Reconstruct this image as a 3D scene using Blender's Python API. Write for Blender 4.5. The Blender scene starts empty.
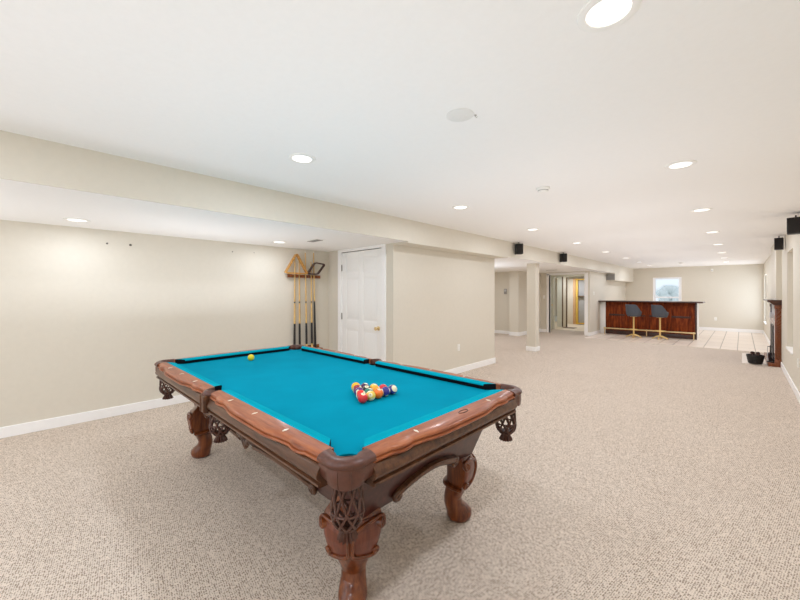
import bpy, bmesh, math, random
from mathutils import Vector, Matrix
random.seed(7)
PI = math.pi
SC = bpy.context.scene
COL = SC.collection

# ------------------------------------------------------------------ materials
def new_mat(name):
    m = bpy.data.materials.new(name); m.use_nodes = True
    nt = m.node_tree
    return m, nt, nt.nodes['Principled BSDF']

def srgb(r, g, b):
    def c(v):
        v /= 255.0
        return v / 12.92 if v <= 0.04045 else ((v + 0.055) / 1.055) ** 2.4
    return (c(r), c(g), c(b), 1.0)

def noise(nt, scale, detail=3, vec=None, rough=.5):
    n = nt.nodes.new('ShaderNodeTexNoise')
    n.inputs['Scale'].default_value = scale; n.inputs['Detail'].default_value = detail
    n.inputs['Roughness'].default_value = rough
    if vec is not None: nt.links.new(vec, n.inputs['Vector'])
    return n

def coords(nt, scale=(1, 1, 1), rot=(0, 0, 0)):
    t = nt.nodes.new('ShaderNodeTexCoord'); mp = nt.nodes.new('ShaderNodeMapping')
    mp.inputs['Scale'].default_value = scale; mp.inputs['Rotation'].default_value = rot
    nt.links.new(t.outputs['Object'], mp.inputs['Vector'])
    return mp.outputs['Vector']

def ramp(nt, fac, stops):
    r = nt.nodes.new('ShaderNodeValToRGB')
    el = r.color_ramp.elements
    while len(el) < len(stops): el.new(0.5)
    for e, (p, c) in zip(el, stops): e.position = p; e.color = c
    nt.links.new(fac, r.inputs['Fac'])
    return r

def bump(nt, bsdf, height, strength=.2, dist=.002):
    b = nt.nodes.new('ShaderNodeBump'); b.inputs['Strength'].default_value = strength
    b.inputs['Distance'].default_value = dist
    nt.links.new(height, b.inputs['Height']); nt.links.new(b.outputs['Normal'], bsdf.inputs['Normal'])

def paint(name, col, rough=.6, var=.03, bumps=.05, scale=60, metallic=0, spec=.5, coat=0):
    """plain painted / plastic / metal surface with a little procedural variation"""
    m, nt, b = new_mat(name)
    v = coords(nt)
    n = noise(nt, scale, 3, v)
    lo = tuple(c * (1 - var) for c in col[:3]) + (1,); hi = tuple(min(1, c * (1 + var)) for c in col[:3]) + (1,)
    r = ramp(nt, n.outputs['Fac'], [(.3, lo), (.7, hi)])
    nt.links.new(r.outputs['Color'], b.inputs['Base Color'])
    b.inputs['Roughness'].default_value = rough; b.inputs['Metallic'].default_value = metallic
    b.inputs['Specular IOR Level'].default_value = spec; b.inputs['Coat Weight'].default_value = coat
    if bumps: bump(nt, b, n.outputs['Fac'], bumps, .001)
    return m

def wood(name, dark, mid, light, axis=0, scale=1.0, rough=.3, coat=.3, spec=.4):
    m, nt, b = new_mat(name)
    b.inputs['Specular IOR Level'].default_value = spec
    s = [14 * scale] * 3; s[axis] = 1.6 * scale
    v = coords(nt, tuple(s))
    n = noise(nt, 2.2, 6, v, .62)
    n2 = noise(nt, 9.0, 2, v)
    mx = nt.nodes.new('ShaderNodeMath'); mx.operation = 'MULTIPLY_ADD'
    mx.inputs[1].default_value = .25; nt.links.new(n2.outputs['Fac'], mx.inputs[0]); 
    sub = nt.nodes.new('ShaderNodeMath'); sub.operation = 'SUBTRACT'; sub.inputs[1].default_value = .125
    nt.links.new(n.outputs['Fac'], sub.inputs[0]); nt.links.new(sub.outputs[0], mx.inputs[2])
    r = ramp(nt, mx.outputs[0], [(.3, dark), (.5, mid), (.72, light)])
    nt.links.new(r.outputs['Color'], b.inputs['Base Color'])
    b.inputs['Roughness'].default_value = rough; b.inputs['Coat Weight'].default_value = coat
    b.inputs['Coat Roughness'].default_value = .15
    bump(nt, b, n.outputs['Fac'], .04, .001)
    return m

def emit(name, col, strength):
    m, nt, b = new_mat(name)
    b.inputs['Base Color'].default_value = col
    b.inputs['Emission Color'].default_value = col; b.inputs['Emission Strength'].default_value = strength
    return m

def carpet_mat():
    m, nt, b = new_mat('berber_carpet')
    v = coords(nt, (1, 1, 1), (0, 0, math.radians(9)))
    # slight wobble so the loop rows are not ruler straight
    nz = noise(nt, 14, 2, v)
    ad = nt.nodes.new('ShaderNodeVectorMath'); ad.operation = 'MULTIPLY_ADD'
    nt.links.new(nz.outputs['Color'], ad.inputs[0]); ad.inputs[1].default_value = (.008, .008, 0); nt.links.new(v, ad.inputs[2])
    vo = nt.nodes.new('ShaderNodeTexVoronoi'); vo.inputs['Scale'].default_value = 108
    vo.inputs['Randomness'].default_value = .38
    nt.links.new(ad.outputs[0], vo.inputs['Vector'])
    A = srgb(*CARPET_A); B = srgb(*CARPET_B); Cc = srgb(*CARPET_C)
    # small dark gaps between the loops: one per cell, of random depth
    sep = nt.nodes.new('ShaderNodeSeparateColor'); nt.links.new(vo.outputs['Color'], sep.inputs['Color'])
    dk = ramp(nt, sep.outputs[0], [(.0, (.22, .22, .22, 1)), (.4, (.33, .33, .33, 1)), (1, (.44, .44, .44, 1))])
    df = nt.nodes.new('ShaderNodeMath'); df.operation = 'SUBTRACT'
    nt.links.new(vo.outputs['Distance'], df.inputs[0]); nt.links.new(dk.outputs['Color'], df.inputs[1])
    mr = nt.nodes.new('ShaderNodeMapRange'); mr.inputs['From Min'].default_value = -.12; mr.inputs['From Max'].default_value = .12
    nt.links.new(df.outputs[0], mr.inputs['Value'])
    r1 = ramp(nt, mr.outputs[0], [(0, Cc), (1, B)])
    lt = ramp(nt, sep.outputs[1], [(.0, (.93, .925, .92, 1)), (1, (1.06, 1.06, 1.06, 1))])
    mu = nt.nodes.new('ShaderNodeMix'); mu.data_type = 'RGBA'; mu.blend_type = 'MULTIPLY'; mu.inputs[0].default_value = 1
    nt.links.new(r1.outputs['Color'], mu.inputs[6]); nt.links.new(lt.outputs['Color'], mu.inputs[7])
    big = noise(nt, 1.3, 3, v)
    rb = ramp(nt, big.outputs['Fac'], [(.3, (.96, .955, .95, 1)), (.7, (1, 1, 1, 1))])
    mu2 = nt.nodes.new('ShaderNodeMix'); mu2.data_type = 'RGBA'; mu2.blend_type = 'MULTIPLY'; mu2.inputs[0].default_value = 1
    nt.links.new(mu.outputs[2], mu2.inputs[6]); nt.links.new(rb.outputs['Color'], mu2.inputs[7])
    nt.links.new(mu2.outputs[2], b.inputs['Base Color'])
    b.inputs['Roughness'].default_value = .95; b.inputs['Specular IOR Level'].default_value = .1
    bump(nt, b, mr.outputs[0], .35, .003)
    return m

CARPET_A = (233, 221, 206); CARPET_B = (219, 205, 190); CARPET_C = (132, 114, 97)

def tile_mat():
    m, nt, b = new_mat('cream_floor_tile')
    v = coords(nt)
    br = nt.nodes.new('ShaderNodeTexBrick'); br.offset = 0; br.squash = 1
    br.inputs['Scale'].default_value = 1; br.inputs['Brick Width'].default_value = .31; br.inputs['Row Height'].default_value = .9
    br.inputs['Mortar Size'].default_value = .009; br.inputs['Mortar Smooth'].default_value = .2
    br.inputs['Color1'].default_value = srgb(236, 222, 208); br.inputs['Color2'].default_value = srgb(228, 213, 198)
    br.inputs['Mortar'].default_value = srgb(150, 135, 120)
    mp = v.node; mp.inputs['Location'].default_value = (.39, .3, 0)
    nt.links.new(v, br.inputs['Vector'])
    nt.links.new(br.outputs['Color'], b.inputs['Base Color'])
    b.inputs['Roughness'].default_value = .3
    return m

def ball_mat(name, col, stripe=False, spots=True):
    m, nt, b = new_mat(name)
    t = nt.nodes.new('ShaderNodeTexCoord'); sp = nt.nodes.new('ShaderNodeSeparateXYZ')
    nt.links.new(t.outputs['Object'], sp.inputs[0])
    ivory = srgb(240, 228, 190)
    def math_(op, a, bb=None):
        n = nt.nodes.new('ShaderNodeMath'); n.operation = op
        for i, x in enumerate((a, bb)):
            if x is None: continue
            if isinstance(x, (int, float)): n.inputs[i].default_value = x
            else: nt.links.new(x, n.inputs[i])
        return n.outputs[0]
    spot = math_('GREATER_THAN', math_('ABSOLUTE', sp.outputs[0]), .0286 * (.90 if spots else 2))
    fac = spot
    if stripe:
        band = math_('GREATER_THAN', math_('ABSOLUTE', sp.outputs[2]), .0286 * .66)
        fac = math_('MAXIMUM', spot, band)
    mx = nt.nodes.new('ShaderNodeMix'); mx.data_type = 'RGBA'
    nt.links.new(fac, mx.inputs[0]); mx.inputs[6].default_value = col; mx.inputs[7].default_value = ivory
    nt.links.new(mx.outputs[2], b.inputs['Base Color'])
    b.inputs['Roughness'].default_value = .12; b.inputs['Coat Weight'].default_value = .5
    return m

def cloth_mat(name, col):
    m, nt, b = new_mat(name)
    v = coords(nt)
    n = noise(nt, 900, 2, v); big = noise(nt, 5, 3, v)
    a = tuple(c * .94 for c in col[:3]) + (1,); d = tuple(c * 1.04 for c in col[:3]) + (1,)
    r = ramp(nt, big.outputs['Fac'], [(.3, a), (.7, d)])
    nt.links.new(r.outputs['Color'], b.inputs['Base Color'])
    b.inputs['Roughness'].default_value = .95; b.inputs['Specular IOR Level'].default_value = .03
    bump(nt, b, n.outputs['Fac'], .1, .0005)
    return m

M = {}
PW_BACK, PW_SIDE, PW_UP, PW_UPS, PW_NOOK = 48, 40, 17, 17, 34
SKY, EXPOSURE = 2.7, -1.29
M['wall'] = paint('beige_wall_paint', srgb(216, 209, 194), .75, .012, .03, 25)
M['ceil'] = paint('white_ceiling_paint', srgb(243, 241, 237), .85, .008, .03, 40)
M['trim'] = paint('white_trim_paint', srgb(246, 245, 243), .4, .01, .02, 30)
M['door'] = paint('white_door_paint', srgb(242, 241, 238), .4, .01, .02, 30)
M['carpet'] = carpet_mat()
M['tile'] = tile_mat()
M['cream_floor'] = paint('cream_vinyl_floor', srgb(225, 210, 185), .5, .05, .03, 8)
M['teal'] = cloth_mat('teal_billiard_cloth', srgb(0, 138, 164))
M['teal_cush'] = cloth_mat('teal_cushion_cloth', srgb(0, 152, 172))
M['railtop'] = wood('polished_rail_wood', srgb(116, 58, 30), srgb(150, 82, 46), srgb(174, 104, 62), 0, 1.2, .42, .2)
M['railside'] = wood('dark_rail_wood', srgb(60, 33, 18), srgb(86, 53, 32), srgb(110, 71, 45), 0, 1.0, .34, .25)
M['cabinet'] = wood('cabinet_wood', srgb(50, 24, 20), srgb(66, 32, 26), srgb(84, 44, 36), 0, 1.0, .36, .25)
M['leg'] = wood('carved_leg_wood', srgb(68, 28, 9), srgb(104, 50, 18), srgb(134, 72, 30), 2, 1.3, .28, .4)
M['legpanel'] = wood('reddish_leg_panel', srgb(80, 36, 22), srgb(106, 52, 34), srgb(128, 68, 46), 2, 1.3, .32, .3)
M['leather'] = paint('brown_pocket_leather', srgb(86, 48, 34), .40, .2, .3, 90, coat=.15)
M['leather_dark'] = paint('dark_net_leather', srgb(78, 46, 34), .45, .25, .3, 90)
M['black'] = paint('black_plastic', srgb(24, 21, 19), .45, .1, .05, 90)
M['grille'] = paint('speaker_grille_cloth', srgb(32, 28, 25), .85, .3, .4, 600)
M['facing_shade'] = paint('black_facing_and_nose_shade', srgb(15, 17, 22), .7, .1, 0, 90, spec=.1)  # black end facings, and the shade painted under the cushion nose
M['pearl'] = paint('pearl_inlay', srgb(240, 232, 214), .2, .05, 0, 90)
M['lens'] = emit('lit_lamp_lens', (1, .97, .92, 1), 3.5)
M['plastic'] = paint('white_plastic', srgb(240, 238, 232), .4, .01, .0, 40)
M['greyplastic'] = paint('grey_plastic', srgb(150, 146, 140), .5, .03, .0, 40)
M['brass'] = paint('polished_brass', srgb(232, 208, 158), .35, .04, 0, 40, metallic=.8)
M['gold'] = paint('pale_gold_metal', srgb(236, 206, 140), .35, .04, 0, 40, metallic=.7)
M['chrome'] = paint('satin_nickel', srgb(190, 188, 182), .3, .03, 0, 60, metallic=1)
M['hinge'] = paint('dull_steel_hinge', srgb(126, 122, 114), .4, .03, 0, 60, metallic=.8)
M['stool'] = paint('charcoal_upholstery', srgb(78, 82, 90), .8, .12, .3, 300)
M['bar'] = wood('bar_front_mahogany', srgb(70, 24, 8), srgb(116, 48, 16), srgb(160, 78, 32), 2, .8, .5, 0, .15)
M['bar_dark'] = wood('bar_dark_mahogany', srgb(46, 22, 16), srgb(66, 34, 24), srgb(86, 46, 32), 0, .8, .28, .4)
M['mantel'] = wood('mantel_wood', srgb(92, 44, 18), srgb(126, 66, 30), srgb(150, 88, 44), 2, .9, .35, .3)
M['marble'] = paint('mauve_grey_stone', srgb(150, 132, 134), .25, .12, .0, 6)
M['hearth'] = paint('cream_hearth_stone', srgb(222, 209, 195), .35, .03, .0, 8)
M['cue_light'] = wood('maple_cue_wood', srgb(190, 148, 82), srgb(214, 176, 110), srgb(228, 196, 134), 2, 2, .25, .4)
M['cue_dark'] = paint('black_cue_wrap', srgb(34, 30, 28), .4, .2, .0, 200)
M['rack_wood'] = wood('rack_wood', srgb(110, 54, 22), srgb(148, 82, 34), srgb(176, 108, 52), 1, 2, .3, .4)
M['tri_wood'] = wood('honey_triangle_wood', srgb(160, 108, 42), srgb(194, 138, 62), srgb(212, 162, 84), 1, 2, .3, .4)
M['iron'] = paint('black_iron', srgb(28, 25, 24), .5, .2, .2, 80)
M['log'] = wood('dark_bark', srgb(36, 22, 20), srgb(62, 38, 34), srgb(98, 66, 58), 0, 2, .8, 0)
M['stud'] = wood('yellow_pine_stud', srgb(206, 160, 60), srgb(226, 186, 84), srgb(236, 202, 112), 2, 1, .6, 0)
M['stud_orange'] = wood('orange_pine_stud', srgb(196, 144, 96), srgb(220, 174, 124), srgb(232, 194, 150), 2, 1, .6, 0)
M['board'] = paint('grey_wall_board', srgb(178, 176, 172), .8, .04, .05, 10)
M['drywall'] = paint('cream_drywall', srgb(236, 226, 206), .8, .015, .03, 15)
M['mud'] = paint('grey_green_wall', srgb(220, 218, 202), .8, .015, .03, 15)
M['brownmat'] = paint('brown_doormat', srgb(112, 92, 70), .9, .1, .3, 200)
M['navy'] = paint('navy_cloth', srgb(34, 36, 62), .8, .1, .2, 200)
M['palecloth'] = paint('pale_grey_cloth', srgb(196, 194, 194), .8, .05, .2, 200)
M['nail'] = paint('grey_wall_anchor', srgb(96, 90, 82), .6, .05, 0, 50)
M['shade'] = paint('window_frame_vinyl', srgb(244, 246, 248), .35, .01, 0, 30)
M['lawn'] = paint('snowy_lawn', srgb(220, 226, 224), .9, .08, .2, 5)
M['leaf'] = paint('frosted_shrub', srgb(222, 228, 226), .9, .3, .2, 20)
def glass_mat():
    m, nt, b = new_mat('window_glass')
    b.inputs['Base Color'].default_value = (.93, .97, 1, 1)
    b.inputs['Roughness'].default_value = .18; b.inputs['Transmission Weight'].default_value = 1; b.inputs['IOR'].default_value = 1.05
    return m
M['glass'] = glass_mat()

# ------------------------------------------------------------------ mesh builder
class MB:
    def __init__(s): s.bm = bmesh.new(); s.mi = 0
    def _f(s, vs):
        try: f = s.bm.faces.new(vs)
        except ValueError: return None
        f.material_index = s.mi; return f
    def box(s, x0, x1, y0, y1, z0, z1, bev=0, seg=2):
        v = [s.bm.verts.new((x, y, z)) for x in (x0, x1) for y in (y0, y1) for z in (z0, z1)]
        fs = [s._f([v[i] for i in q]) for q in ((0, 1, 3, 2), (4, 6, 7, 5), (0, 4, 5, 1), (2, 3, 7, 6), (0, 2, 6, 4), (1, 5, 7, 3))]
        if bev:
            es = list({e for f in fs for e in f.edges})
            bmesh.ops.bevel(s.bm, geom=es, offset=bev, segments=seg, profile=.6, affect='EDGES', clamp_overlap=True)
        return s
    def loft(s, secs, closed=True, cap0=True, cap1=True, loop=False):
        rows = [[s.bm.verts.new(p) for p in sec] for sec in secs]
        n = len(rows[0])
        pairs = list(zip(rows, rows[1:]))
        if loop: pairs.append((rows[-1], rows[0]))
        for a, b in pairs:
            for i in range(n if closed else n - 1):
                j = (i + 1) % n
                s._f((a[i], a[j], b[j], b[i]))
        if not loop and closed:
            if cap0: s._f(list(reversed(rows[0])))
            if cap1: s._f(rows[-1])
        return s
    def tube(s, pts, r, n=8, loop=False, flat=1.0):
        pts = [Vector(p) for p in pts]
        R = r if isinstance(r, (list, tuple)) else [r] * len(pts)
        secs = []; prev = None
        for i, p in enumerate(pts):
            if loop: t = pts[(i + 1) % len(pts)] - pts[i - 1]
            else: t = pts[min(i + 1, len(pts) - 1)] - pts[max(i - 1, 0)]
            t.normalize()
            if prev is None:
                u = t.orthogonal().normalized()
            else:
                u = prev - t * prev.dot(t)
                if u.length < 1e-6: u = t.orthogonal()
                u.normalize()
            w = t.cross(u); prev = u
            secs.append([p + (u * math.cos(2 * PI * k / n) + w * math.sin(2 * PI * k / n) * flat) * R[i] for k in range(n)])
        return s.loft(secs, loop=loop)
    def lathe(s, prof, n=24, c=(0, 0, 0), sx=1, sy=1):
        c = Vector(c); secs = []
        for r, z in prof:
            r = max(r, 1e-5)
            secs.append([c + Vector((math.cos(2 * PI * k / n) * r * sx, math.sin(2 * PI * k / n) * r * sy, z)) for k in range(n)])
        return s.loft(secs)
    def prism(s, poly, z0, z1):
        a = [s.bm.verts.new((x, y, z0)) for x, y in poly]; b = [s.bm.verts.new((x, y, z1)) for x, y in poly]
        n = len(poly)
        for i in range(n): s._f((a[i], a[(i + 1) % n], b[(i + 1) % n], b[i]))
        s._f(list(reversed(a))); s._f(b)
        return s
    def blob(s, c, rx, ry, rz, seg=16, rings=10, rot=None):
        mt = Matrix.Translation(c) @ (rot.to_4x4() if rot else Matrix()) @ Matrix.Diagonal((rx, ry, rz, 1))
        r = bmesh.ops.create_uvsphere(s.bm, u_segments=seg, v_segments=rings, radius=1, matrix=mt)
        for v in r['verts']:
            for f in v.link_faces: f.material_index = s.mi
        return s

def obj(name, mb, mat, parent=None, smooth=True, ang=38):
    bm = mb.bm
    bmesh.ops.recalc_face_normals(bm, faces=bm.faces)
    if smooth:
        for f in bm.faces: f.smooth = True
        for e in bm.edges:
            if len(e.link_faces) == 2 and e.calc_face_angle(0) > math.radians(ang): e.smooth = False
    me = bpy.data.meshes.new(name); bm.to_mesh(me); bm.free()
    for m in (mat if isinstance(mat, (list, tuple)) else [mat]): me.materials.append(m)
    o = bpy.data.objects.new(name, me); COL.objects.link(o)
    if parent: o.parent = parent
    return o

def tag(o, label, cat, group=None):
    o['label'] = label; o['category'] = cat
    if group: o['group'] = group
    return o
def thing(name, label, cat, loc=(0, 0, 0), rz=0, group=None):
    o = bpy.data.objects.new(name, None); COL.objects.link(o)
    o.location = loc; o.rotation_euler = (0, 0, rz); o.empty_display_size = .1
    return tag(o, label, cat, group)
def dup(root, loc, label, group=None, rz=None):
    r = root.copy(); COL.objects.link(r); r.location = loc; r['label'] = label
    if group: r['group'] = group
    if rz is not None: r.rotation_euler = (0, 0, rz)
    for ch in list(root.children):
        c = ch.copy(); COL.objects.link(c); c.parent = r
        for g in list(ch.children):
            d = g.copy(); COL.objects.link(d); d.parent = c
    return r
def struct(name, mb, mat, parent=None, smooth=False):
    o = obj(name, mb, mat, parent, smooth)
    if not parent: o['kind'] = 'structure'
    return o
def box(*a, **k): return MB().box(*a, **k)

# ------------------------------------------------------------------ room dimensions
XL, XR, XS, XB = -5.06, .53, -3.22, -3.50       # left wall, right wall, soffit edge, wall line under the soffit
ZC, ZD = 2.36, 2.072                             # main ceiling, dropped ceiling
YB, YF = -3.0, 17.2

struct('floor', box(-6.7, XR + .3, YB - .1, 13.7, -.15, 0), M['carpet'])
struct('floor_tile', box(XB, XR + .02, 11.7, YF + .02, -.05, .004), M['tile'])
struct('floor_utility', box(-6.7, XB - .12, 13.7, 18.6, -.15, .002), M['cream_floor'])
struct('ceiling', box(XS, XR + .3, YB - .1, YF + .2, ZC, ZC + .12), M['ceil'])
struct('ceiling_dropped', box(-6.7, XS - .012, YB - .1, 18.6, ZD, ZC + .12), M['ceil'])
struct('trim_1', box(XS - .012, XS, YB, YF, ZD - .001, ZC), M['wall'])                       # soffit fascia
struct('trim_2', box(XB, XS - .0, 3.5, 6.31, ZD - .022, ZD - .002), M['wall'])               # beige strip over the short wall
struct('trim_3', box(XB, XS + .001, 14.25, YF, 1.815, ZD), M['wall'])                          # lower duct box over the bar

struct('wall_left', box(XL - .12, XL, YB, 3.62, 0, ZD), M['wall'])
mb = MB(); mb.box(-5.2, -4.55, YB - .12, YB, 0, ZC); mb.box(.15, XR + .3, YB - .12, YB, 0, ZC); mb.box(-4.55, .15, YB - .12, YB, 2.1, ZC)
struct('wall_back', mb, M['wall'])
mb = MB()
for k in range(5): x = -4.55 + k * 4.7 / 4; mb.box(max(-4.55, x - .05), min(.15, x + .05), YB - .10, YB - .02, .0, 2.1)
mb.box(-4.55, .15, YB - .10, YB - .02, 2.0, 2.1); mb.box(-4.55, .15, YB - .10, YB - .02, 0, .1)
struct('door_added', mb, M['trim'])  # unseen patio doors, invented to let in fill light
# wall with the white door
mb = MB(); mb.box(XL, -4.70, 3.5, 3.62, 0, ZD); mb.box(-3.68, -3.64, 3.5, 3.62, 0, ZD); mb.box(-4.70, -3.68, 3.5, 3.62, 2.03, ZD)
struct('wall_door', mb, M['wall'])
struct('wall_middle', box(-3.64, XB, 3.5, 6.31, 0, ZD), M['wall'])
struct('wall_closet', box(-6.6, -3.64, 6.2, 6.31, 0, ZD), M['wall'])
struct('wall_nook_left', box(-6.7, -6.55, 6.2, 18.6, 0, ZD), M['wall'])
struct('wall_nook', box(-6.6, -5.40, 11.0, 11.12, 0, ZD), M['wall'])
struct('wall_jog', box(-5.43, -5.12, 10.75, 12.45, 0, ZD), M['wall'])
mb = MB(); mb.box(-5.43, -4.82, 12.45, 12.57, 0, ZD); mb.box(-4.82, -3.66, 12.45, 12.57, 1.99, ZD)
struct('wall_hall', mb, M['wall'])
struct('wall_bar', box(-3.64, XB, 12.38, YF, 0, ZD), M['wall'])
# far wall with the window over the bar
wx0, wx1, wz0, wz1 = -2.54, -1.68, .92, 1.96
mb = MB()
mb.box(-3.64, wx0, YF, YF + .15, 0, ZC); mb.box(wx1, XR + .3, YF, YF + .15, 0, ZC)
mb.box(wx0, wx1, YF, YF + .15, 0, wz0); mb.box(wx0, wx1, YF, YF + .15, wz1, ZC)
struct('wall_far', mb, M['wall'])
# right wall: two blind niches and one far window
mb = MB()
def rw(y0, y1, z0, z1, x0=XR, x1=XR + .2): mb.box(x0, x1, y0, y1, z0, z1)
holes = [(7.62, 8.53, .50, 2.03), (11.98, 12.99, .50, 2.06), (15.4, 17.0, .42, 1.95)]
y = YB
for h0, h1, z0, z1 in holes:
    rw(y, h0, 0, ZC); rw(h0, h1, 0, z0); rw(h0, h1, z1, ZC); y = h1
rw(y, YF, 0, ZC)
for h0, h1, z0, z1 in holes[:2]: rw(h0, h1, z0, z1, XR + .17, XR + .2)
struct('wall_right', mb, M['wall'])
struct('wall_breast', box(.455, XR, 9.6, 11.2, 0, ZC), M['wall'])
for i, (h0, h1, z0, z1) in enumerate(holes):                                                   # white sills
    struct('trim_%d' % (4 + i), box(XR - .018, XR + .17, h0, h1, z0 - .015, z0 + .006, bev=.004), M['trim'])

# column beneath the soffit
mb = box(-3.70, -3.49, 8.20, 8.41, 0, ZD)
c = struct('column', mb, M['wall'])
struct('baseboard_column', box(-3.715, -3.475, 8.185, 8.425, 0, .105, bev=.006), M['trim'])

# baseboards
def base(name, x0, x1, y0, y1, h=.105):
    mb = MB(); mb.box(x0, x1, y0, y1, 0, h, bev=.005); struct(name, mb, M['trim'])
T = .016
base('baseboard_left', XL, XL + T, YB, 3.5)
base('baseboard_door', XL + T, -4.78, 3.5 - T, 3.5)
base('baseboard_middle', XB, XB + T, 3.5 - T, 6.31 + T)
base('baseboard_pier', -3.63, XB, 3.5 - T, 3.5)
base('baseboard_middle_end', -3.66, XB, 6.31, 6.31 + T)
base('baseboard_nook', -6.55, -5.43, 11 - T, 11, .11)
mb = MB(); mb.box(-5.43 - T, -5.12 + T, 10.75 - T, 10.75, 0, .12); mb.box(-5.12, -5.12 + T, 10.75, 12.45, 0, .12)
struct('baseboard_jog', mb, M['trim'])
base('baseboard_hall', -5.12 + T, -4.90, 12.45 - T, 12.45, .11)
base('baseboard_bar', XB, XB + T, 12.38 - T, 13.44, .11)
base('baseboard_corner', -3.60, XB + T, 12.38 - 2 * T, 12.38 - T, .11)
base('baseboard_far', XB, XR, YF - T, YF, .115)
base('baseboard_right', XR - T, XR, YB, 9.59)
base('baseboard_right_far', XR - T, XR, 11.2, YF)

# hall opening casing
mb = MB(); mb.box(-4.90, -4.82, 12.432, 12.59, 0, 2.03, bev=.004); mb.box(-3.66, -3.56, 12.362, 12.59, 0, 2.03, bev=.004)
mb.box(-4.90, -3.56, 12.432, 12.59, 1.985, 2.055, bev=.004)
struct('trim_7', mb, M['trim'])

# ------------------------------------------------------------------ white six panel door
d = bpy.data.objects.new('door_1', None); COL.objects.link(d); d['kind'] = 'structure'; d.location = (-4.19, 3.5, 0)
mb = MB(); mb.box(-.58, -.49, -.02, .08, 0, 2.0725, bev=.004); mb.box(.47, .545, -.02, .08, 0, 2.0725, bev=.004); mb.box(-.49, .47, -.018, .08, 2.03, 2.0725)
obj('door_casing', mb, M['trim'], d)
mb = MB(); mb.box(-.487, .467, .007, .05, .008, 2.022)
# stiles and rails stand proud of recessed panels
xs = [-.487, -.377, -.065, .045, .357, .467]; zs = [.008, .24, .80, .95, 1.60, 1.70, 1.92, 2.022]
for a, b_ in ((0, 1), (2, 3), (4, 5)): mb.box(xs[a], xs[b_], .0, .009, .008, 2.022, bev=.004)
for a, b_ in ((0, 1), (2, 3), (4, 5), (6, 7)):
    for p, q in ((1, 2), (3, 4)): mb.box(xs[p], xs[q], .0, .009, zs[a], zs[b_], bev=.004)
for a, b_ in ((1, 2), (3, 4), (5, 6)):
    for p, q in ((1, 2), (3, 4)): mb.box(xs[p] + .03, xs[q] - .03, .003, .009, zs[a] + .03, zs[b_] - .03, bev=.007)
obj('door_leaf', mb, M['door'], d)
for z in (.25, 1.0, 1.78):
    mb = MB(); mb.box(-.512, -.482, -.006, .004, z - .05, z + .05, bev=.002); mb.tube([(-.495, -.008, z - .052), (-.495, -.008, z + .052)], .008, 10)
    obj('door_hinge', mb, M['hinge'], d)
mb = MB()
def y_lathe(mb, prof, c, n=20):
    secs = [[Vector((c[0] + math.cos(2 * PI * k / n) * max(r, 1e-5), c[1] - yy, c[2] + math.sin(2 * PI * k / n) * max(r, 1e-5))) for k in range(n)] for r, yy in prof]
    mb.loft(secs)
y_lathe(mb, [(.032, 0), (.032, .006), (.012, .012), (.012, .035), (.024, .045), (.029, .058), (.024, .068), (0, .07)], (.385, 0, .86))
obj('door_knob', mb, M['brass'], d)

# ------------------------------------------------------------------ POOL TABLE
TX, TY = -2.272, 1.406
HL, HW = 1.256, .629                 # wood / cushion boundary half sizes
ZR, ZB = .805, .765                  # rail top, bed
table = thing('pool_table', 'large mahogany pool table with teal cloth and carved legs on the beige carpet', 'pool table', (TX, TY, 0))

# --- bed with pocket notches
def corner_arc(kx, ky, r, sx, sy, n=10):
    """arc of the notch around corner (sx,sy) ordered from the long edge to the short edge (for sx*sy>0 reversed by caller)"""
    cx, cy = sx * kx, sy * ky
    dx = math.sqrt(r * r - (HW - ky) ** 2); dy = math.sqrt(r * r - (HL - kx) ** 2)
    a0 = math.atan2(HW - ky, -dx); a1 = math.atan2(-dy, HL - kx)
    if a1 < a0: a1 += 2 * PI
    return [(cx + sx * r * math.cos(a0 + (a1 - a0) * i / n), cy + sy * r * math.sin(a0 + (a1 - a0) * i / n)) for i in range(n + 1)]
KX, KY = 1.228, .599
def side_arc(sy, r=.047, cy=.640, n=10):
    dx = math.sqrt(r * r - (cy - HW) ** 2); a0 = math.atan2(HW - cy, dx)
    pts = [(r * math.cos(a0 - (2 * a0 + PI) * i / n), cy + r * math.sin(a0 - (2 * a0 + PI) * i / n)) for i in range(n + 1)]
    return [(x, sy * yy) for x, yy in pts]
poly = []
poly += side_arc(1)                                   # from +x to -x on top edge
poly += corner_arc(KX, KY, .052, -1, 1)[0:]
poly += list(reversed(corner_arc(KX, KY, .052, -1, -1)))
poly += list(reversed(side_arc(-1)))
poly += corner_arc(KX, KY, .052, 1, -1)
poly += list(reversed(corner_arc(KX, KY, .052, 1, 1)))
obj('bed_cloth', MB().prism(poly, .715, ZB), M['teal'], table, smooth=False)

def lerp(a, b, t): return a + (b - a) * t
def sstep(t): t = max(0, min(1, t)); return t * t * (3 - 2 * t)
def rail_w(t, short=False):
    """scalloped outer edge of the rail cap; t runs 0..1 along the section"""
    t = t if t <= .5 else 1 - t
    k = 1.06 if short else 1.0
    if t < .09: return (.054 + .004 * math.sin(t / .09 * PI / 2)) * k
    if t < .19: return (.062 + .010 * math.sin((t - .09) / .10 * PI)) * k
    if t < .36: return lerp(.064, .088, sstep((t - .19) / .17)) * k
    return .088 * k
def cap_section(P, n, s_pt, w):
    pr = [(0, ZR - .001), (w * .5, ZR - .002), (w - .012, ZR - .006), (w - .005, ZR - .009), (w, ZR - .014), (w + .001, ZR - .019), (w - .006, ZR - .023),
          (w - .005, ZR - .026), (w + .003, ZR - .028), (w + .006, ZR - .034), (w + .002, ZR - .040), (w - .008, ZR - .045), (0, ZR - .045)]
    return [Vector((s_pt[0] + n[0] * u, s_pt[1] + n[1] * u, z)) for u, z in pr]
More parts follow.
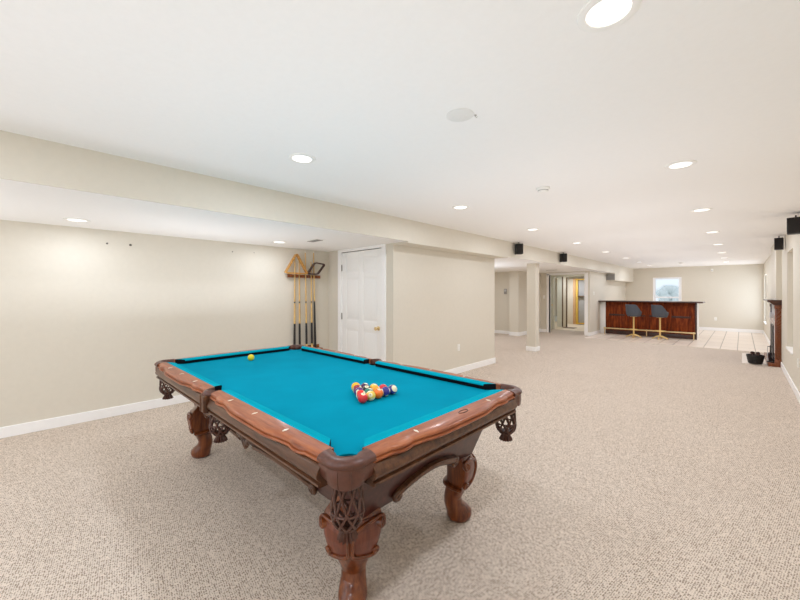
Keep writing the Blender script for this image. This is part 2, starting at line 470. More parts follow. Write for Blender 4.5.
SKIRT = [(.01, ZR - .044), (.050, ZR - .044), (.060, ZR - .047), (.064, ZR - .056), (.071, ZR - .066), (.076, ZR - .078), (.074, ZR - .090), (.066, ZR - .100),
         (.058, ZR - .104), (.058, ZR - .108), (.068, ZR - .112), (.068, ZR - .121), (.060, ZR - .126), (.045, ZR - .126), (.01, ZR - .126)]
def sight(mbs, x, y, lx, ly):
    mbs.prism([(x - lx, y), (x, y - ly), (x + lx, y), (x, y + ly)], ZR - .004, ZR - .0002)

def make_rail(e, n, org, s0, s1, cb0, cb1, cn0, cn1, cu, sights, short=False):
    """e along, n outward, org = boundary line origin; s0..s1 wood, cb boundary ends of the cushion, cn nose ends, cu cushion width"""
    at = lambda s: (org[0] + e[0] * s, org[1] + e[1] * s)
    N = 90
    mb = MB()
    mb.loft([[Vector((at(s)[0] + n[0] * u, at(s)[1] + n[1] * u, z)) for u, z in SKIRT] for s in (s0, s1)])
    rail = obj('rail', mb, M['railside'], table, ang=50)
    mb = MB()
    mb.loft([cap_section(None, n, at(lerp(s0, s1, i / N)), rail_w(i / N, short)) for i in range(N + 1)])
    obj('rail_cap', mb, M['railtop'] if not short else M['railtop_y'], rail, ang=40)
    def cush(prof):
        secs = []
        for i in range(13):
            f = i / 12; sec = []
            for u, z in prof:
                k = u / cu; s = lerp(lerp(cb0, cn0, k), lerp(cb1, cn1, k), f)
                sec.append(Vector((at(s)[0] - n[0] * u, at(s)[1] - n[1] * u, z)))
            secs.append(sec)
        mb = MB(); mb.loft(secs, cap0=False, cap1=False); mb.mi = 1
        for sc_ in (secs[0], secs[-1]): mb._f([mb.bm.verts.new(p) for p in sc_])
        return mb
    obj('cushion', cush([(0, ZR - .001), (cu * .5, ZR - .001), (cu * .88, ZR - .003), (cu * .97, ZR - .007), (cu, ZR - .012), (cu * .96, ZR - .015), (0, ZR - .015)]), [M['teal_cush'], M['facing_shade']], rail, ang=40)
    obj('cushion_shade_strip', cush([(0, ZR - .0152), (cu * .955, ZR - .0152), (cu * .90, ZB + .006), (cu * .84, ZB + .0005), (0, ZB + .0005)]), [M['facing_shade'], M['facing_shade']], rail, ang=40)  # near-black lower face: shade below the nose put into the colour
    for s in sights:
        mb = MB(); p = at(s); p = (p[0] + n[0] * .036, p[1] + n[1] * .036)
        lx = .007 if abs(n[1]) > .5 else .015; ly = .015 if abs(n[1]) > .5 else .007
        sight(mb, p[0], p[1], lx, ly); obj('sight', mb, M['pearl'], rail, smooth=False)
    return rail
M['railtop_y'] = wood('polished_end_rail_wood', srgb(116, 58, 30), srgb(150, 82, 46), srgb(174, 104, 62), 1, 1.2, .42, .2)
D_ = .2925
for sy in (-1, 1):
    for sx in (-1, 1):
        make_rail((sx, 0), (0, sy), (0, sy * HW), .050, 1.183, .060, 1.153, .075, 1.091, .052, (.297, .594, .891))
for sx in (-1, 1):
    r_ = make_rail((0, 1), (sx, 0), (sx * HL, 0), -.553, .553, -.545, .545, -.484, .484, .068, (-D_, D_) if sx > 0 else (-D_, 0, D_), True)
    if sx > 0:                                          # oval plate let into the near end rail
        mb = MB(); ring = [(HL + .040 + .012 * math.cos(a), .05 + .036 * math.sin(a), ZR - .0015) for a in [2 * PI * k / 32 for k in range(32)]]
        mb.tube(ring, .0022, 6, loop=True)
        obj('oval_plate', mb, M['cabinet'], r_)

# --- pocket castings (leather covered irons) and nets
def casting(stations):
    """stations: (center xy, normal xy, r_in, r_out, zbot)"""
    secs = []
    for (cx, cy), (nx, ny), ri, ro, zb in stations:
        pr = [(ri, ZR - .06), (ri, ZR - .006), (ri + .004, ZR - .001), (ri + .5 * (ro - ri), ZR - .001), (ro - .012, ZR - .006), (ro - .003, ZR - .014), (ro, ZR - .022),
              (ro - .004, ZR - .030), (ro - .009, ZR - .034), (ro - .010, ZR - .038), (ro - .008, ZR - .044), (ro - .008, lerp(ZR - .042, zb, .5)), (ro - .012, zb + .004), (ro - .016, zb), (ro - .022, zb + .002), (ro - .022, ZR - .06)]
        secs.append([Vector((cx + nx * r, cy + ny * r, z)) for r, z in pr])
    return MB().loft(secs)
def net_bm(c, s=1.0):
    prof = [(.050, .712), (.053, .66), (.057, .61), (.059, .575), (.052, .548), (.034, .532)]
    def P(a, f):
        k = f * (len(prof) - 1); i = min(int(k), len(prof) - 2); t = k - i
        r = lerp(prof[i][0], prof[i + 1][0], t) * s; z = lerp(prof[i][1], prof[i + 1][1], t)
        return Vector((c[0] + r * math.cos(a), c[1] + r * math.sin(a), z))
    mb = MB()
    for k in range(9):
        for sg in (-1, 1):
            a0 = 2 * PI * k / 9
            mb.tube([P(a0 + sg * f * 1.5, f) for f in [i / 12 for i in range(13)]], .0052, 6)
    for f, r in ((0, .008), (1, .008)):
        mb.tube([P(2 * PI * k / 24, f) for k in range(24)], r, 8, loop=True)
    mb.tube([P(2 * PI * k / 24, .52) for k in range(24)], .0045, 6, loop=True)
    return mb
def tassel_bm(c):
    mb = MB(); n = 28; secs = []
    for r, z, fl in ((.001, .542, 0), (.030, .540, 0), (.026, .530, .06), (.022, .520, .08), (.027, .506, .12), (.033, .492, .16), (.034, .484, .2), (.001, .484, 0)):
        secs.append([Vector((c[0] + math.cos(2 * PI * k / n) * r * (1 + (fl if k % 2 else -fl)), c[1] + math.sin(2 * PI * k / n) * r * (1 + (fl if k % 2 else -fl)), z)) for k in range(n)])
    mb.loft(secs, cap0=False, cap1=False); return mb
def pocket_parts(c, stations, seams):
    cs = obj('pocket_casting', casting(stations), M['leather'], table, ang=60)
    for st in seams:
        (cx, cy), (nx, ny), ri, ro, zb = st
        r = ro - .0075
        mb = MB(); mb.tube([(cx + nx * r, cy + ny * r, ZR - .042), (cx + nx * (r), cy + ny * (r), (ZR + zb) / 2 - .02), (cx + nx * (r - .004), cy + ny * (r - .004), zb + .004)], .0022, 6)
        obj('seam', mb, M['leather_dark'], cs)
    mb = MB(); mb.lathe([(.053, ZB - .005), (.053, .70), (.051, .70), (.051, ZB - .005)], 24, (c[0], c[1], 0))
    obj('pocket_liner', mb, M['black'], cs)
    nt_ = obj('pocket_net', net_bm(c), M['leather_dark'], table)
    obj('tassel', tassel_bm(c), M['leather_dark'], nt_)
for sx in (-1, 1):
    for sy in (-1, 1):
        st = []
        for off in (.055, .03, .008): st.append(((KX - off, KY), (0, 1), .033 + .015 * (1 - off / .055), .098, .722 - .012 * (1 - off / .055)))
        A = 18
        for i in range(A + 1):
            a = PI / 2 * (1 - i / A)
            st.append(((KX, KY), (math.cos(a), math.sin(a)), .054, .101, .706 - .010 * math.sin(2 * a)))
        for off in (.008, .03, .055): st.append(((KX, KY - off), (1, 0), .033 + .015 * (1 - off / .055), .098, .722 - .012 * (1 - off / .055)))
        full = [((sx * c0[0], sy * c0[1]), (sx * n0[0], sy * n0[1]), a_, b_, z_) for c0, n0, a_, b_, z_ in st]
        pocket_parts((sx * (KX + .005), sy * (KY + .005)), full, [full[3 + 6], full[3 + 12]])
for sy in (-1, 1):
    st = []
    for i in range(25):
        a = PI * i / 24
        st.append(((0, sy * .632), (math.cos(a) * .68, sy * math.sin(a)), .052 if abs(math.cos(a)) < .9 else .06, .072 + .012 * math.sin(a), .745 - .055 * math.sin(a) ** .5))
    pocket_parts((0, sy * .612), st, [st[8], st[16]])
    # raised leather strap down the outside of the side pocket
    mb = MB(); mb.box(-.034, .034, min(sy * .68, sy * .714), max(sy * .68, sy * .714), .678, .782, bev=.008)
    mb.tube([(-.027, sy * .714, .776), (-.027, sy * .714, .685)], .006, 8); mb.tube([(.027, sy * .714, .776), (.027, sy * .714, .685)], .006, 8)
    obj('pocket_strap', mb, M['railside'], table)

# --- tapered cabinet with an arched lower edge
def cab_half(z): k = (.70 - z) / .28; return lerp(1.197, 1.102, k), lerp(.520, .440, k)
def low(s, side):
    if side == 'end':
        return .408 + (.058 * math.cos(s / .235 * PI / 2) ** .8 if abs(s) < .235 else 0)
    a = abs(s)
    v = .408 + (.030 * math.sin((min(a, .80) - .12) / .68 * PI) ** .7 if .12 < a < .80 else 0)
    return v
mb = MB()
NS = 60
def panel(axis, sg):
    side = 'end' if axis == 'x' else 'long'
    rows_o, rows_i = [], []
    for i in range(NS + 1):
        f = -1 + 2 * i / NS
        def pt(z, inset=0):
            hx, hy = cab_half(z)
            if axis == 'x': return Vector((sg * (hx - inset), f * (hy - inset), z))
            return Vector((f * (hx - inset), sg * (hy - inset), z))
        s = f * (cab_half(.44)[1] if axis == 'x' else cab_half(.44)[0])
        zl = low(s, side)
        rows_o.append([pt(.70), pt(.66), pt(.60), pt(.54), pt(max(.50, zl + .01)), pt(zl), pt(zl, .03), pt(.55, .03), pt(.70, .03)])
    mb.loft(rows_o)
for a_ in 'xy':
    for sg in (-1, 1): panel(a_, sg)
mb.box(-1.12, 1.12, -.46, .46, .64, .712)
obj('cabinet', mb, M['cabinet'], table, ang=30)
# ledge just under the rails
mb = MB(); 
for sg in (-1, 1):
    mb.box(-1.21, 1.21, sg * .535 - .02, sg * .535 + .02, .676, .70, bev=.005); mb.box(sg * 1.21 - .02, sg * 1.21 + .02, -.53, .53, .676, .70, bev=.005)
obj('cabinet_ledge', mb, M['cabinet'], table)

# --- arch mouldings with curled ends
def arch(axis, sg, s0, s1, zf, curls=(True, True), r=.014):
    mb = MB(); N = 28
    def P(s, z, out):
        hx, hy = cab_half(z)
        return Vector((sg * (hx + out), s, z)) if axis == 'x' else Vector((s, sg * (hy + out), z))
    secs = []
    for i in range(N + 1):
        s = lerp(s0, s1, i / N); z = zf(s); ds = .004
        sl = (zf(s + ds) - zf(s - ds)) / (2 * ds); ln = math.hypot(1, sl); tx, tz = -sl / ln, 1 / ln
        sec = []
        for q, out in ((-.020, -.012), (-.022, .010), (-.014, .022), (.0, .026), (.010, .020), (.015, .024), (.022, .014), (.022, -.012)):
            sec.append(P(s + tx * q, z + tz * q, out))
        secs.append(sec)
    mb.loft(secs)
    for s_e, on, dr in ((s0, curls[0], 1), (s1, curls[1], -1)):
        if not on: continue
        z = zf(s_e) - .006
        pts = []; rr = []
        for i in range(26):
            t = i / 25; a = PI / 2 + t * 3.6 * PI * .75; rad = lerp(.026, .006, t)
            pts.append(P(s_e - dr * math.cos(a) * rad * -1, z - .006 + math.sin(a) * rad, .012 + .008 * t)); rr.append(lerp(.012, .009, t))
        mb.tube(pts, rr, 8)
        pc = [P(s_e + .02 * math.cos(2 * PI * k / 14), z - .006 + .02 * math.sin(2 * PI * k / 14), -.01) for k in range(14)]
        pd = [P(s_e + .02 * math.cos(2 * PI * k / 14), z - .006 + .02 * math.sin(2 * PI * k / 14), .016) for k in range(14)]
        mb.loft([pc, pd])
    return obj('arch_moulding', mb, M['cabinet_m'], table, ang=50)
M['cabinet_m'] = M['railside']
for sg in (-1, 1):
    arch('x', sg, -.225, .225, lambda s: .442 + .056 * math.cos(s / .235 * PI / 2) ** .8 if abs(s) < .235 else .442)
    for h in (-1, 1):
        zf = lambda s: .428 + (.022 * math.sin((min(max(abs(s), .12), .80) - .12) / .68 * PI) ** .8)
        if h > 0: arch('y', sg, .10, .76, zf, (False, True))
        else: arch('y', sg, -.76, -.10, zf, (True, False))
    # carved leaf cartouche in the middle of the long side
    mb = MB(); hy = cab_half(.44)[1]
    for k in range(-3, 4):
        a = k * .42; q = Matrix.Rotation(a, 3, 'Y')
        mb.blob((math.sin(a) * .055, sg * (hy + .016), .475 - math.cos(a) * .050), .017, .016, .040, 10, 8, q)
    mb.blob((0, sg * (hy + .022), .470), .024, .020, .022, 12, 8)
    for h in (-1, 1):
        mb.tube([(h * (.05 + .02 * i), sg * (hy + .014), .462 - .006 * math.sin(i * 1.2) - .004 * i) for i in range(6)], [.016, .016, .014, .012, .010, .006], 8)
    obj('carved_leaf', mb, M['railside'], table)

# --- carved legs
LEG = [(.520, -.03, .050, .085, 1.25), (.44, -.020, .052, .100, 1.25), (.41, -.004, .070, .126, 1.25), (.39, .004, .078, .130, 1.25), (.36, .011, .084, .130, 1.25), (.32, .013, .084, .124, 1.25), (.28, .009, .080, .115, 1.25),
       (.245, .002, .075, .104, 1.3), (.215, -.007, .068, .090, 1.4), (.19, -.016, .062, .074, 1.6), (.165, -.026, .058, .063, 1.8), (.135, -.036, .052, .056, 2), (.105, -.031, .057, .056, 2),
       (.08, -.012, .070, .060, 2), (.055, .002, .077, .064, 2), (.032, .004, .076, .065, 2), (.012, .003, .070, .060, 2), (.0, .003, .058, .050, 2)]
def leg_at(z):
    for a, b in zip(LEG, LEG[1:]):
        if a[0] >= z >= b[0]:
            t = (a[0] - z) / (a[0] - b[0]); return [lerp(p, q, t) for p, q in zip(a, b)]
    return LEG[0] if z > LEG[0][0] else LEG[-1]
def make_leg(sx, sy):
    k = 1 / math.sqrt(2); R = Vector((sx * k, sy * k, 0)); Tn = Vector((-sy * k, sx * k, 0)); O = Vector((sx * 1.020, sy * .410, 0))
    def S(z, ph, off=0):
        _, c, a, b, p = leg_at(z); cs, sn = math.cos(ph), math.sin(ph)
        r = c + a * math.copysign(abs(cs) ** (2 / p), cs) + off * cs; t = b * math.copysign(abs(sn) ** (2 / p), sn) + off * sn
        return O + R * r + Tn * t + Vector((0, 0, z))
    mb = MB(); n = 40
    zs = sorted({round(z, 4) for z in [l[0] for l in LEG] + [LEG[0][0] * i / 44 for i in range(45)]}, reverse=True)
    mb.loft([[S(z, 2 * PI * i / n) for i in range(n)] for z in zs])
    leg = obj('leg', mb, M['leg'], table, ang=50)
    # collar ledge round the inner back
    mb = MB()
    phs = [PI * .5 + PI * i / 20 for i in range(21)]
    secs = []
    for ph in phs:
        secs.append([S(.236, ph, -.01), S(.236, ph, .012), S(.228, ph, .022), S(.216, ph, .022), S(.208, ph, .012), S(.206, ph, -.01)])
    mb.loft(secs); obj('collar', mb, M['leg'], leg)
    for sd in (-1, 1):
        # raised panel on each outward face
        mb = MB(); rows = []
        for i in range(25):
            z = lerp(.40, .235, i / 24); f = i / 24
            inner = .34 - .12 * math.sin(f * PI) ; outer = 1.30 + .12 * math.sin(f * PI)
            rows.append([S(z, sd * inner, -.01)] + [S(z, sd * lerp(inner, outer, j / 8), .007 - .004 * (1 if j in (0, 8) else 0)) for j in range(9)] + [S(z, sd * outer, -.01)])
        mb.loft(rows); obj('leg_panel', mb, M['legpanel'], leg, ang=45)
        # C-scroll framing the panel, curled at both ends
        pts, rr = [], []
        def curl(zc, phc, rad0, rad1, a0, a1, n=16, grow=False):
            for i in range(n + 1):
                t = i / n; a = lerp(a0, a1, t); rd = lerp(rad0, rad1, t)
                z = zc + rd * math.sin(a); ph = phc + sd * 0 + rd * math.cos(a) / .11
                pts.append(S(z, sd * ph, .012)); rr.append(.0085)
        curl(.372, 1.25, .004, .027, -1.7 * PI, .5 * PI)
        for i in range(1, 22):
            f = i / 22; z = lerp(.398, .232, f) + .006 * math.sin(min(1, f / .2) * PI)
            ph = .20 - .04 * math.sin(f * PI) + (1.02 * (1 - f / .30) ** 2 if f < .30 else 0) + (.90 * ((f - .78) / .22) ** 1.6 if f > .78 else 0)
            pts.append(S(z, sd * ph, .010)); rr.append(.009)
        curl(.250, 1.15, .020, .004, -.5 * PI, 1.5 * PI)
        mb = MB(); mb.tube(pts, rr, 8)
        mb.tube([S(.372, sd * 1.25, -.01), S(.372, sd * 1.25, .016)], .022, 14); mb.tube([S(.250, sd * 1.15, -.01), S(.250, sd * 1.15, .014)], .016, 14)
        obj('leg_scroll', mb, M['leg'], leg, ang=60)
for sx in (-1, 1):
    for sy in (-1, 1): make_leg(sx, sy)

# ------------------------------------------------------------------ pool balls
def text_mesh(body, size):
    cu = bpy.data.curves.new('t', 'FONT'); cu.body = body; cu.size = size; cu.align_x = 'CENTER'; cu.align_y = 'CENTER'
    o = bpy.data.objects.new('t', cu); COL.objects.link(o)
    dg = bpy.context.evaluated_depsgraph_get(); me = bpy.data.meshes.new_from_object(o.evaluated_get(dg))
    bpy.data.objects.remove(o); bpy.data.curves.remove(cu)
    return me
BR = .0286
BC = {1: (248, 190, 36), 2: (34, 42, 128), 3: (226, 30, 28), 4: (88, 38, 112), 5: (248, 118, 20), 6: (20, 120, 100), 7: (150, 26, 44), 8: (22, 22, 24)}
ball_mats = {}
def make_ball(num, pos, rot, label, group=None, col=None):
    base_n = num if num <= 8 else num - 8
    key = (num, col)
    if key not in ball_mats: ball_mats[key] = ball_mat('pool_ball_finish', srgb(*(col or BC[base_n])), num > 8, num > 0)
    mb = MB(); mb.blob((0, 0, 0), BR, BR, BR, 32, 20)
    o = obj('pool_ball', mb, ball_mats[key], smooth=True, ang=80)
    o.location = pos; o.rotation_euler = rot
    tag(o, label, 'pool ball', group)
    if num == 0: return o
    me = text_mesh(str(num), .015)
    for sgn in (1, -1):
        m2 = me.copy()
        for v in m2.vertices:
            x, y_ = v.co.x, v.co.y
            xx = math.sqrt(max(1e-8, BR * BR - x * x - y_ * y_)) + .00025
            v.co = Vector((sgn * xx, sgn * x, y_))
        m2.materials.clear(); m2.materials.append(M['black'])
        t = bpy.data.objects.new('number', m2); COL.objects.link(t); t.parent = o
    return o
zb = ZB + BR + .0005
make_ball(0, (-3.2, 1.378, zb), (.2, -.9, -.4), 'plain yellow ball lying alone near the far end of the table', None, (232, 206, 30))
RX0, RY0, SP = -1.522, 1.281, BR * 1.02
def rp(row, i): return (RX0 - row * SP * 1.76, RY0 + SP * row + 2 * SP * i, zb)
G = 'balls racked in the triangle on the teal cloth'
CAMR = -PI / 4
# (row, place, number, rotation, label): rows count back from the near edge of the triangle
rack = [
 (0, 0, 3, (0, -1.2, -.4), 'solid red ball at the near left corner of the racked triangle'),
 (0, 1, 9, (.35, -.40, -.78), 'pale yellow striped ball with its number showing, right of the front red ball'),
 (0, 2, 5, (0, -1.3, .3), 'solid orange ball in the middle of the near row of racked balls'),
 (0, 3, 12, (.25, .1, .85), 'dark purple striped ball between the orange ball and the right corner ball'),
 (0, 4, 10, (.2, 1.05, .25), 'blue striped ball with pale end at the right corner of the racked balls'),
 (1, 0, 11, (.35, .2, .75), 'red striped ball just behind the front red corner ball'),
 (1, 1, 6, (0, -1.2, .8), 'solid green ball in the middle of the racked balls'),
 (1, 2, 13, (.3, .2, .9), 'orange yellow striped ball directly behind the solid orange ball'),
 (1, 3, 7, (0, -1.0, 1.5), 'solid crimson ball behind the purple striped and blue corner balls'),
 (2, 0, 4, (0, -.35, -.95), 'solid purple ball on the left edge between the red striped and maroon balls'),
 (2, 1, 8, (0, 1.2, 2.5), 'black ball half hidden behind the green ball'),
 (2, 2, 1, (.2, -1.25, .6), 'solid yellow ball in the back right edge of the racked triangle'),
 (3, 0, 15, (.2, .1, 1.0), 'maroon ball in front of the golden ball at the back of the rack'),
 (3, 1, 2, (0, -1.3, .8), 'solid dark ball at the back right between the yellow and golden balls'),
 (4, 0, 0, (0, 0, 0), 'golden yellow ball at the back apex of the racked triangle'),
]
SPIN = {11: (2.3, .9), 15: (2.2, 1.1), 13: (2.5, .9), 12: (2.75, 1.0)}          # striped balls lying with the band over the top
TINT = {9: (240, 204, 84), 0: (246, 178, 34), 13: (250, 160, 30), 2: (70, 28, 70), 7: (206, 30, 48), 12: (48, 34, 130)}
for row, i, num, rot, lab in rack:
    b_ = make_ball(num, rp(row, i), rot, lab, G, TINT.get(num))
    if num in SPIN:
        az, sp_ = SPIN[num]
        b_.rotation_euler = (Matrix.Rotation(az, 3, 'Z') @ Matrix.Rotation(PI / 2 - .15, 3, 'X') @ Matrix.Rotation(sp_, 3, 'Z')).to_euler()

# ------------------------------------------------------------------ cue rack on the left wall
rk = thing('cue_rack', 'wall mounted wooden cue rack with pegs beside the white door', 'cue rack', (XL, 3.03, 0))
mb = MB(); mb.box(.001, .018, -.29, .30, 1.615, 1.665, bev=.004); 
for yy in (-.25, -.147, -.05, .055, .215): mb.box(.016, .060, yy - .011, yy + .011, 1.622, 1.648, bev=.004)
obj('clip_rail', mb, M['rack_wood'], rk)
for yy in (-.186, -.108, .004, .107, .158):
    mb = MB(); mb.tube([(.018 + .024 - .024 * math.cos(a), yy + .019 * math.sin(a), 1.635) for a in [k * PI / 6 for k in range(-4, 5)]], .004, 6); obj('cue_clip', mb, M['iron'], rk)
mb = MB(); mb.box(.001, .085, -.29, .30, .44, .475, bev=.004); obj('bottom_shelf', mb, M['rack_wood'], rk)
mb = MB(); mb.box(.001, .012, -.27, .28, .475, .53, bev=.003); obj('back_board', mb, M['rack_wood'], rk)
def cue(y_, ztop, label, dark_from, lean, forearm='cue_light'):
    o = thing('pool_cue', label, 'pool cue', (XL + .048, y_, .477), 0, 'cues in the wall rack')
    L = ztop - .476
    P = lambda z: (-.006 * z / L, lean * z / L, z)
    def seg(nm, z0, z1, r0, r1, mat):
        mb = MB(); mb.tube([P(lerp(z0, z1, i / 4)) for i in range(5)], [lerp(r0, r1, i / 4) for i in range(5)], 12); obj(nm, mb, mat, o)
    seg('bumper', 0, .012, .0165, .018, M['black'])
    seg('butt_cap', .012, .085, .0185, .018, M['cue_light'] if forearm == 'cue_light' else M['cue_dark'])
    seg('wrap', .085, .42, .018, .016, M['cue_dark'])
    seg('forearm', .42, .74, .016, .0128, M[forearm])
    seg('joint', .74, .765, .0130, .0130, M['cue_dark'])
    seg('shaft', .765, L - .02, .0126, .0078, M['cue_light'])
    seg('tip', L - .02, L, .0066, .0060, M['pearl'])
    return o
cue(2.838, 1.945, 'maple pool cue with black wrap, first from the left in the wall rack', 0, .008)
cue(2.930, 1.935, 'maple pool cue with black wrap, second from the left in the wall rack', 0, -.010)
cue(3.052, 2.035, 'maple pool cue with black wrap, third from the left in the wall rack', 0, -.022)
cue(3.150, 1.90, 'maple pool cue with pale forearm, fourth from the left in the wall rack', 0, -.016)
cue(3.212, 2.045, 'pool cue with long all-black butt, rightmost in the wall rack', 0, -.030, 'cue_dark')
# triangle and diamond ball racks resting on the clip rail
def frame_bm(pts, wdt, dep, close=True):
    mb = MB(); c = sum((Vector(p) for p in pts), Vector()) / len(pts)
    # rounded polygon, swept rectangle
    out = []
    n = len(pts)
    for i in range(n):
        p = Vector(pts[i]); a = Vector(pts[i - 1]) - p; b = Vector(pts[(i + 1) % n]) - p
        ra = min(.035, a.length * .3); A = p + a.normalized() * ra; B = p + b.normalized() * ra
        for k in range(7):
            t = k / 6; out.append(A * (1 - t) ** 2 + p * 2 * t * (1 - t) + B * t * t)
    secs = []
    m = len(out)
    for i in range(m):
        t = (out[(i + 1) % m] - out[i - 1]).normalized(); nn = Vector((0, -t.z, t.y))
        secs.append([out[i] + Vector((x, 0, 0)) + nn * w for x, w in ((0, -wdt), (dep, -wdt), (dep, wdt), (0, wdt))])
    mb.loft(secs, loop=True); return mb
tr = obj('ball_rack', frame_bm([(0, -.195, 0.0), (0, -.005, .305), (0, .185, 0.0)], .011, .050), M['tri_wood'], None, ang=50)
tr.location = (XL + .066, 2.85, 1.668 + .012); tag(tr, 'wooden triangle ball rack standing on the left of the cue rack', 'ball rack')
dm = obj('ball_rack', frame_bm([(0, -.02, .0), (0, .115, .185), (0, .30, .165), (0, .165, 0.0)], .010, .045), M['bar_dark'], None, ang=50)
dm.location = (XL + .066, 3.062, 1.668 + .012); tag(dm, 'dark four-sided diamond ball rack standing on the right of the cue rack', 'ball rack')

# small wall anchors left high on the wall
for i, (yy, z, r, lab) in enumerate(((.58, 1.925, .010, 'small grey wall anchor high on the left wall, leftmost of four'), (.789, 1.928, .013, 'dark wall anchor high on the left wall, second from the left'),
                     (1.923, 1.945, .008, 'tiny wall anchor high on the left wall, third from the left'), (2.223, 1.955, .006, 'tiny wall anchor on the left wall nearest the cue rack'))):
    mb = MB(); secs = []
    for rr, x in ((r, 0), (r, .003), (r * .5, .006), (.0005, .006)):
        secs.append([Vector((x, rr * math.cos(2 * PI * k / 12), rr * math.sin(2 * PI * k / 12))) for k in range(12)])
    mb.loft(secs); o = obj('wall_anchor', mb, M['nail']); o.location = (XL, yy, z); tag(o, lab, 'wall anchor', 'wall anchors high on the left wall')

# ------------------------------------------------------------------ recessed ceiling lights
def lamp_light(loc, power, size=.13):
    l = bpy.data.lights.new('downlight', 'AREA'); l.shape = 'DISK'; l.size = size; l.energy = power; l.color = LAMPCOL
    o = bpy.data.objects.new('downlight', l); COL.objects.link(o); o.location = loc
    return o
LAMPCOL = (.90, .965, 1.09)
P_MAIN, P_SOFF = 25, 13
def ceiling_light_proto(loc, label, group):
    t = thing('ceiling_light', label, 'ceiling light', loc, 0, group)
    mb = MB(); mb.lathe([(.068, -.002), (.070, -.007), (.088, -.009), (.096, -.005), (.098, 0), (.060, 0)], 40); obj('trim_ring', mb, M['plastic'], t)
    mb = MB(); mb.lathe([(.0005, -.0065), (.045, -.006), (.069, -.004), (.069, -.001), (.0005, -.001)], 40); obj('lens', mb, M['lens'], t)
    return t
ordn = ['first', 'second', 'third', 'fourth', 'fifth', 'sixth', 'seventh', 'eighth']
first = None
def add_light(loc, label, group, power):
    global first
    if first is None: first = ceiling_light_proto(loc, label, group); t = first
    else: t = dup(first, loc, label, group)
    lamp_light((loc[0], loc[1], loc[2] - .012), power)
rowR = [1.391, 3.442, 5.488, 7.62, 9.62, 11.66, 13.45, 15.2]
rowL = [1.368, 3.407, 5.374, 7.44, 9.55, 11.63, 13.5, 15.3]
for i, yy in enumerate(rowR):
    add_light((-.335 - .004 * i, yy, ZC), 'round recessed ceiling light, %s from the camera in the right-hand row' % ordn[i], 'recessed lights in the main ceiling', P_MAIN)
for i, yy in enumerate(rowL):
    add_light((-2.31 - .01 * i, yy, ZC), 'round recessed ceiling light, %s from the camera in the row beside the soffit' % ordn[i], 'recessed lights in the main ceiling', P_MAIN)
add_light((-4.545, .30, ZD), 'round recessed light in the dropped ceiling above the plain left wall', 'recessed lights in the dropped ceiling', P_SOFF)
add_light((-4.535, 2.34, ZD), 'round recessed light in the dropped ceiling beside the cue rack', 'recessed lights in the dropped ceiling', P_SOFF)
# same lamps behind the camera; others added unseen to brighten nook, hall, utility room
for loc, p in (((-.335, -.66, ZC), P_MAIN), ((-2.31, -.66, ZC), P_MAIN), ((-.335, -2.3, ZC), P_MAIN), ((-2.31, -2.3, ZC), P_MAIN), ((-4.54, -1.7, ZD), P_SOFF),
               ((-5.0, 7.2, ZD), P_SOFF), ((-5.6, 9.4, ZD), 32), ((-4.35, 13.2, ZD), 9), ((-5.2, 15.8, ZD), 40), ((-5.0, 14.35, ZD), 16)):
    lamp_light((loc[0], loc[1], loc[2] - .012), p)

# daylight through the side window; added fill at invented patio doors and from bodiless lamps
DAY = (.89, .95, 1.05)
def area(loc, rot, sx, sy, power, col=DAY):
    l = bpy.data.lights.new('daylight_and_fill', 'AREA'); l.shape = 'RECTANGLE'; l.size = sx; l.size_y = sy; l.energy = power; l.color = col  # shared by side window daylight and the added fill lamps
    o = bpy.data.objects.new('daylight_and_fill', l); COL.objects.link(o); o.location = loc; o.rotation_euler = rot
area((-2.2, YB + .12, 1.08), (PI / 2, 0, 0), 4.6, 2.0, PW_BACK)  # added fill just inside the invented patio doors
area((XR + .04, 16.2, 1.2), (0, PI / 2, 0), 1.5, 1.5, PW_SIDE)
# upward fill lamps without bodies, added down the long room to brighten the ceiling
for i in range(9):
    area((-1.33, -1.2 + 2.1 * i, 1.25), (PI, 0, 0), 2.4, 1.7, PW_UP, LAMPCOL)
for yy in (-1.2, 1.4): area((-4.25, yy, 1.05), (PI, 0, 0), .9, 1.6, PW_UPS, LAMPCOL)  # added upward fill under the dropped ceiling
area((-4.9, 7.6, 1.2), (PI, 0, 0), 1.2, 2.0, PW_NOOK, LAMPCOL)  # added upward fill, hidden in the nook

# ceiling fittings
def detector(loc, label, r=.06):
    t = thing('smoke_detector', label, 'smoke detector', loc)
    mb = MB(); mb.lathe([(r, 0), (r, -.012), (r * .95, -.02), (r * .8, -.024), (r * .78, -.020), (.001, -.020)], 32); obj('base', mb, M['plastic'], t)
    mb = MB(); mb.lathe([(r * .72, -.018), (r * .72, -.030), (r * .6, -.040), (r * .2, -.043), (.001, -.043)], 32); obj('cover', mb, M['plastic'], t)
    mb = MB(); mb.lathe([(r * .76, -.0215), (r * .79, -.0235), (r * .76, -.0275), (r * .70, -.0285)], 32); obj('vent_slot', mb, M['greyplastic'], t)
detector((-1.341, 3.322, ZC), 'round white smoke detector on the ceiling between the two rows of lights')
detector((-1.43, 14.6, ZC), 'small round detector on the ceiling far off near the bar window')
mb = MB(); mb.lathe([(.075, 0), (.075, -.002), (.070, -.004), (.001, -.004)], 40); mb.lathe([(.004, -.004), (.004, -.006), (.001, -.006)], 8, (.03, .02, 0)); mb.lathe([(.004, -.004), (.004, -.006), (.001, -.006)], 8, (-.03, -.02, 0))
o = obj('cover_plate', mb, paint('grey_white_plate', srgb(229, 227, 222), .7, .01, 0)); o.location = (-1.12, 1.64, ZC); tag(o, 'round painted-over blank cover plate on the white ceiling', 'cover plate')
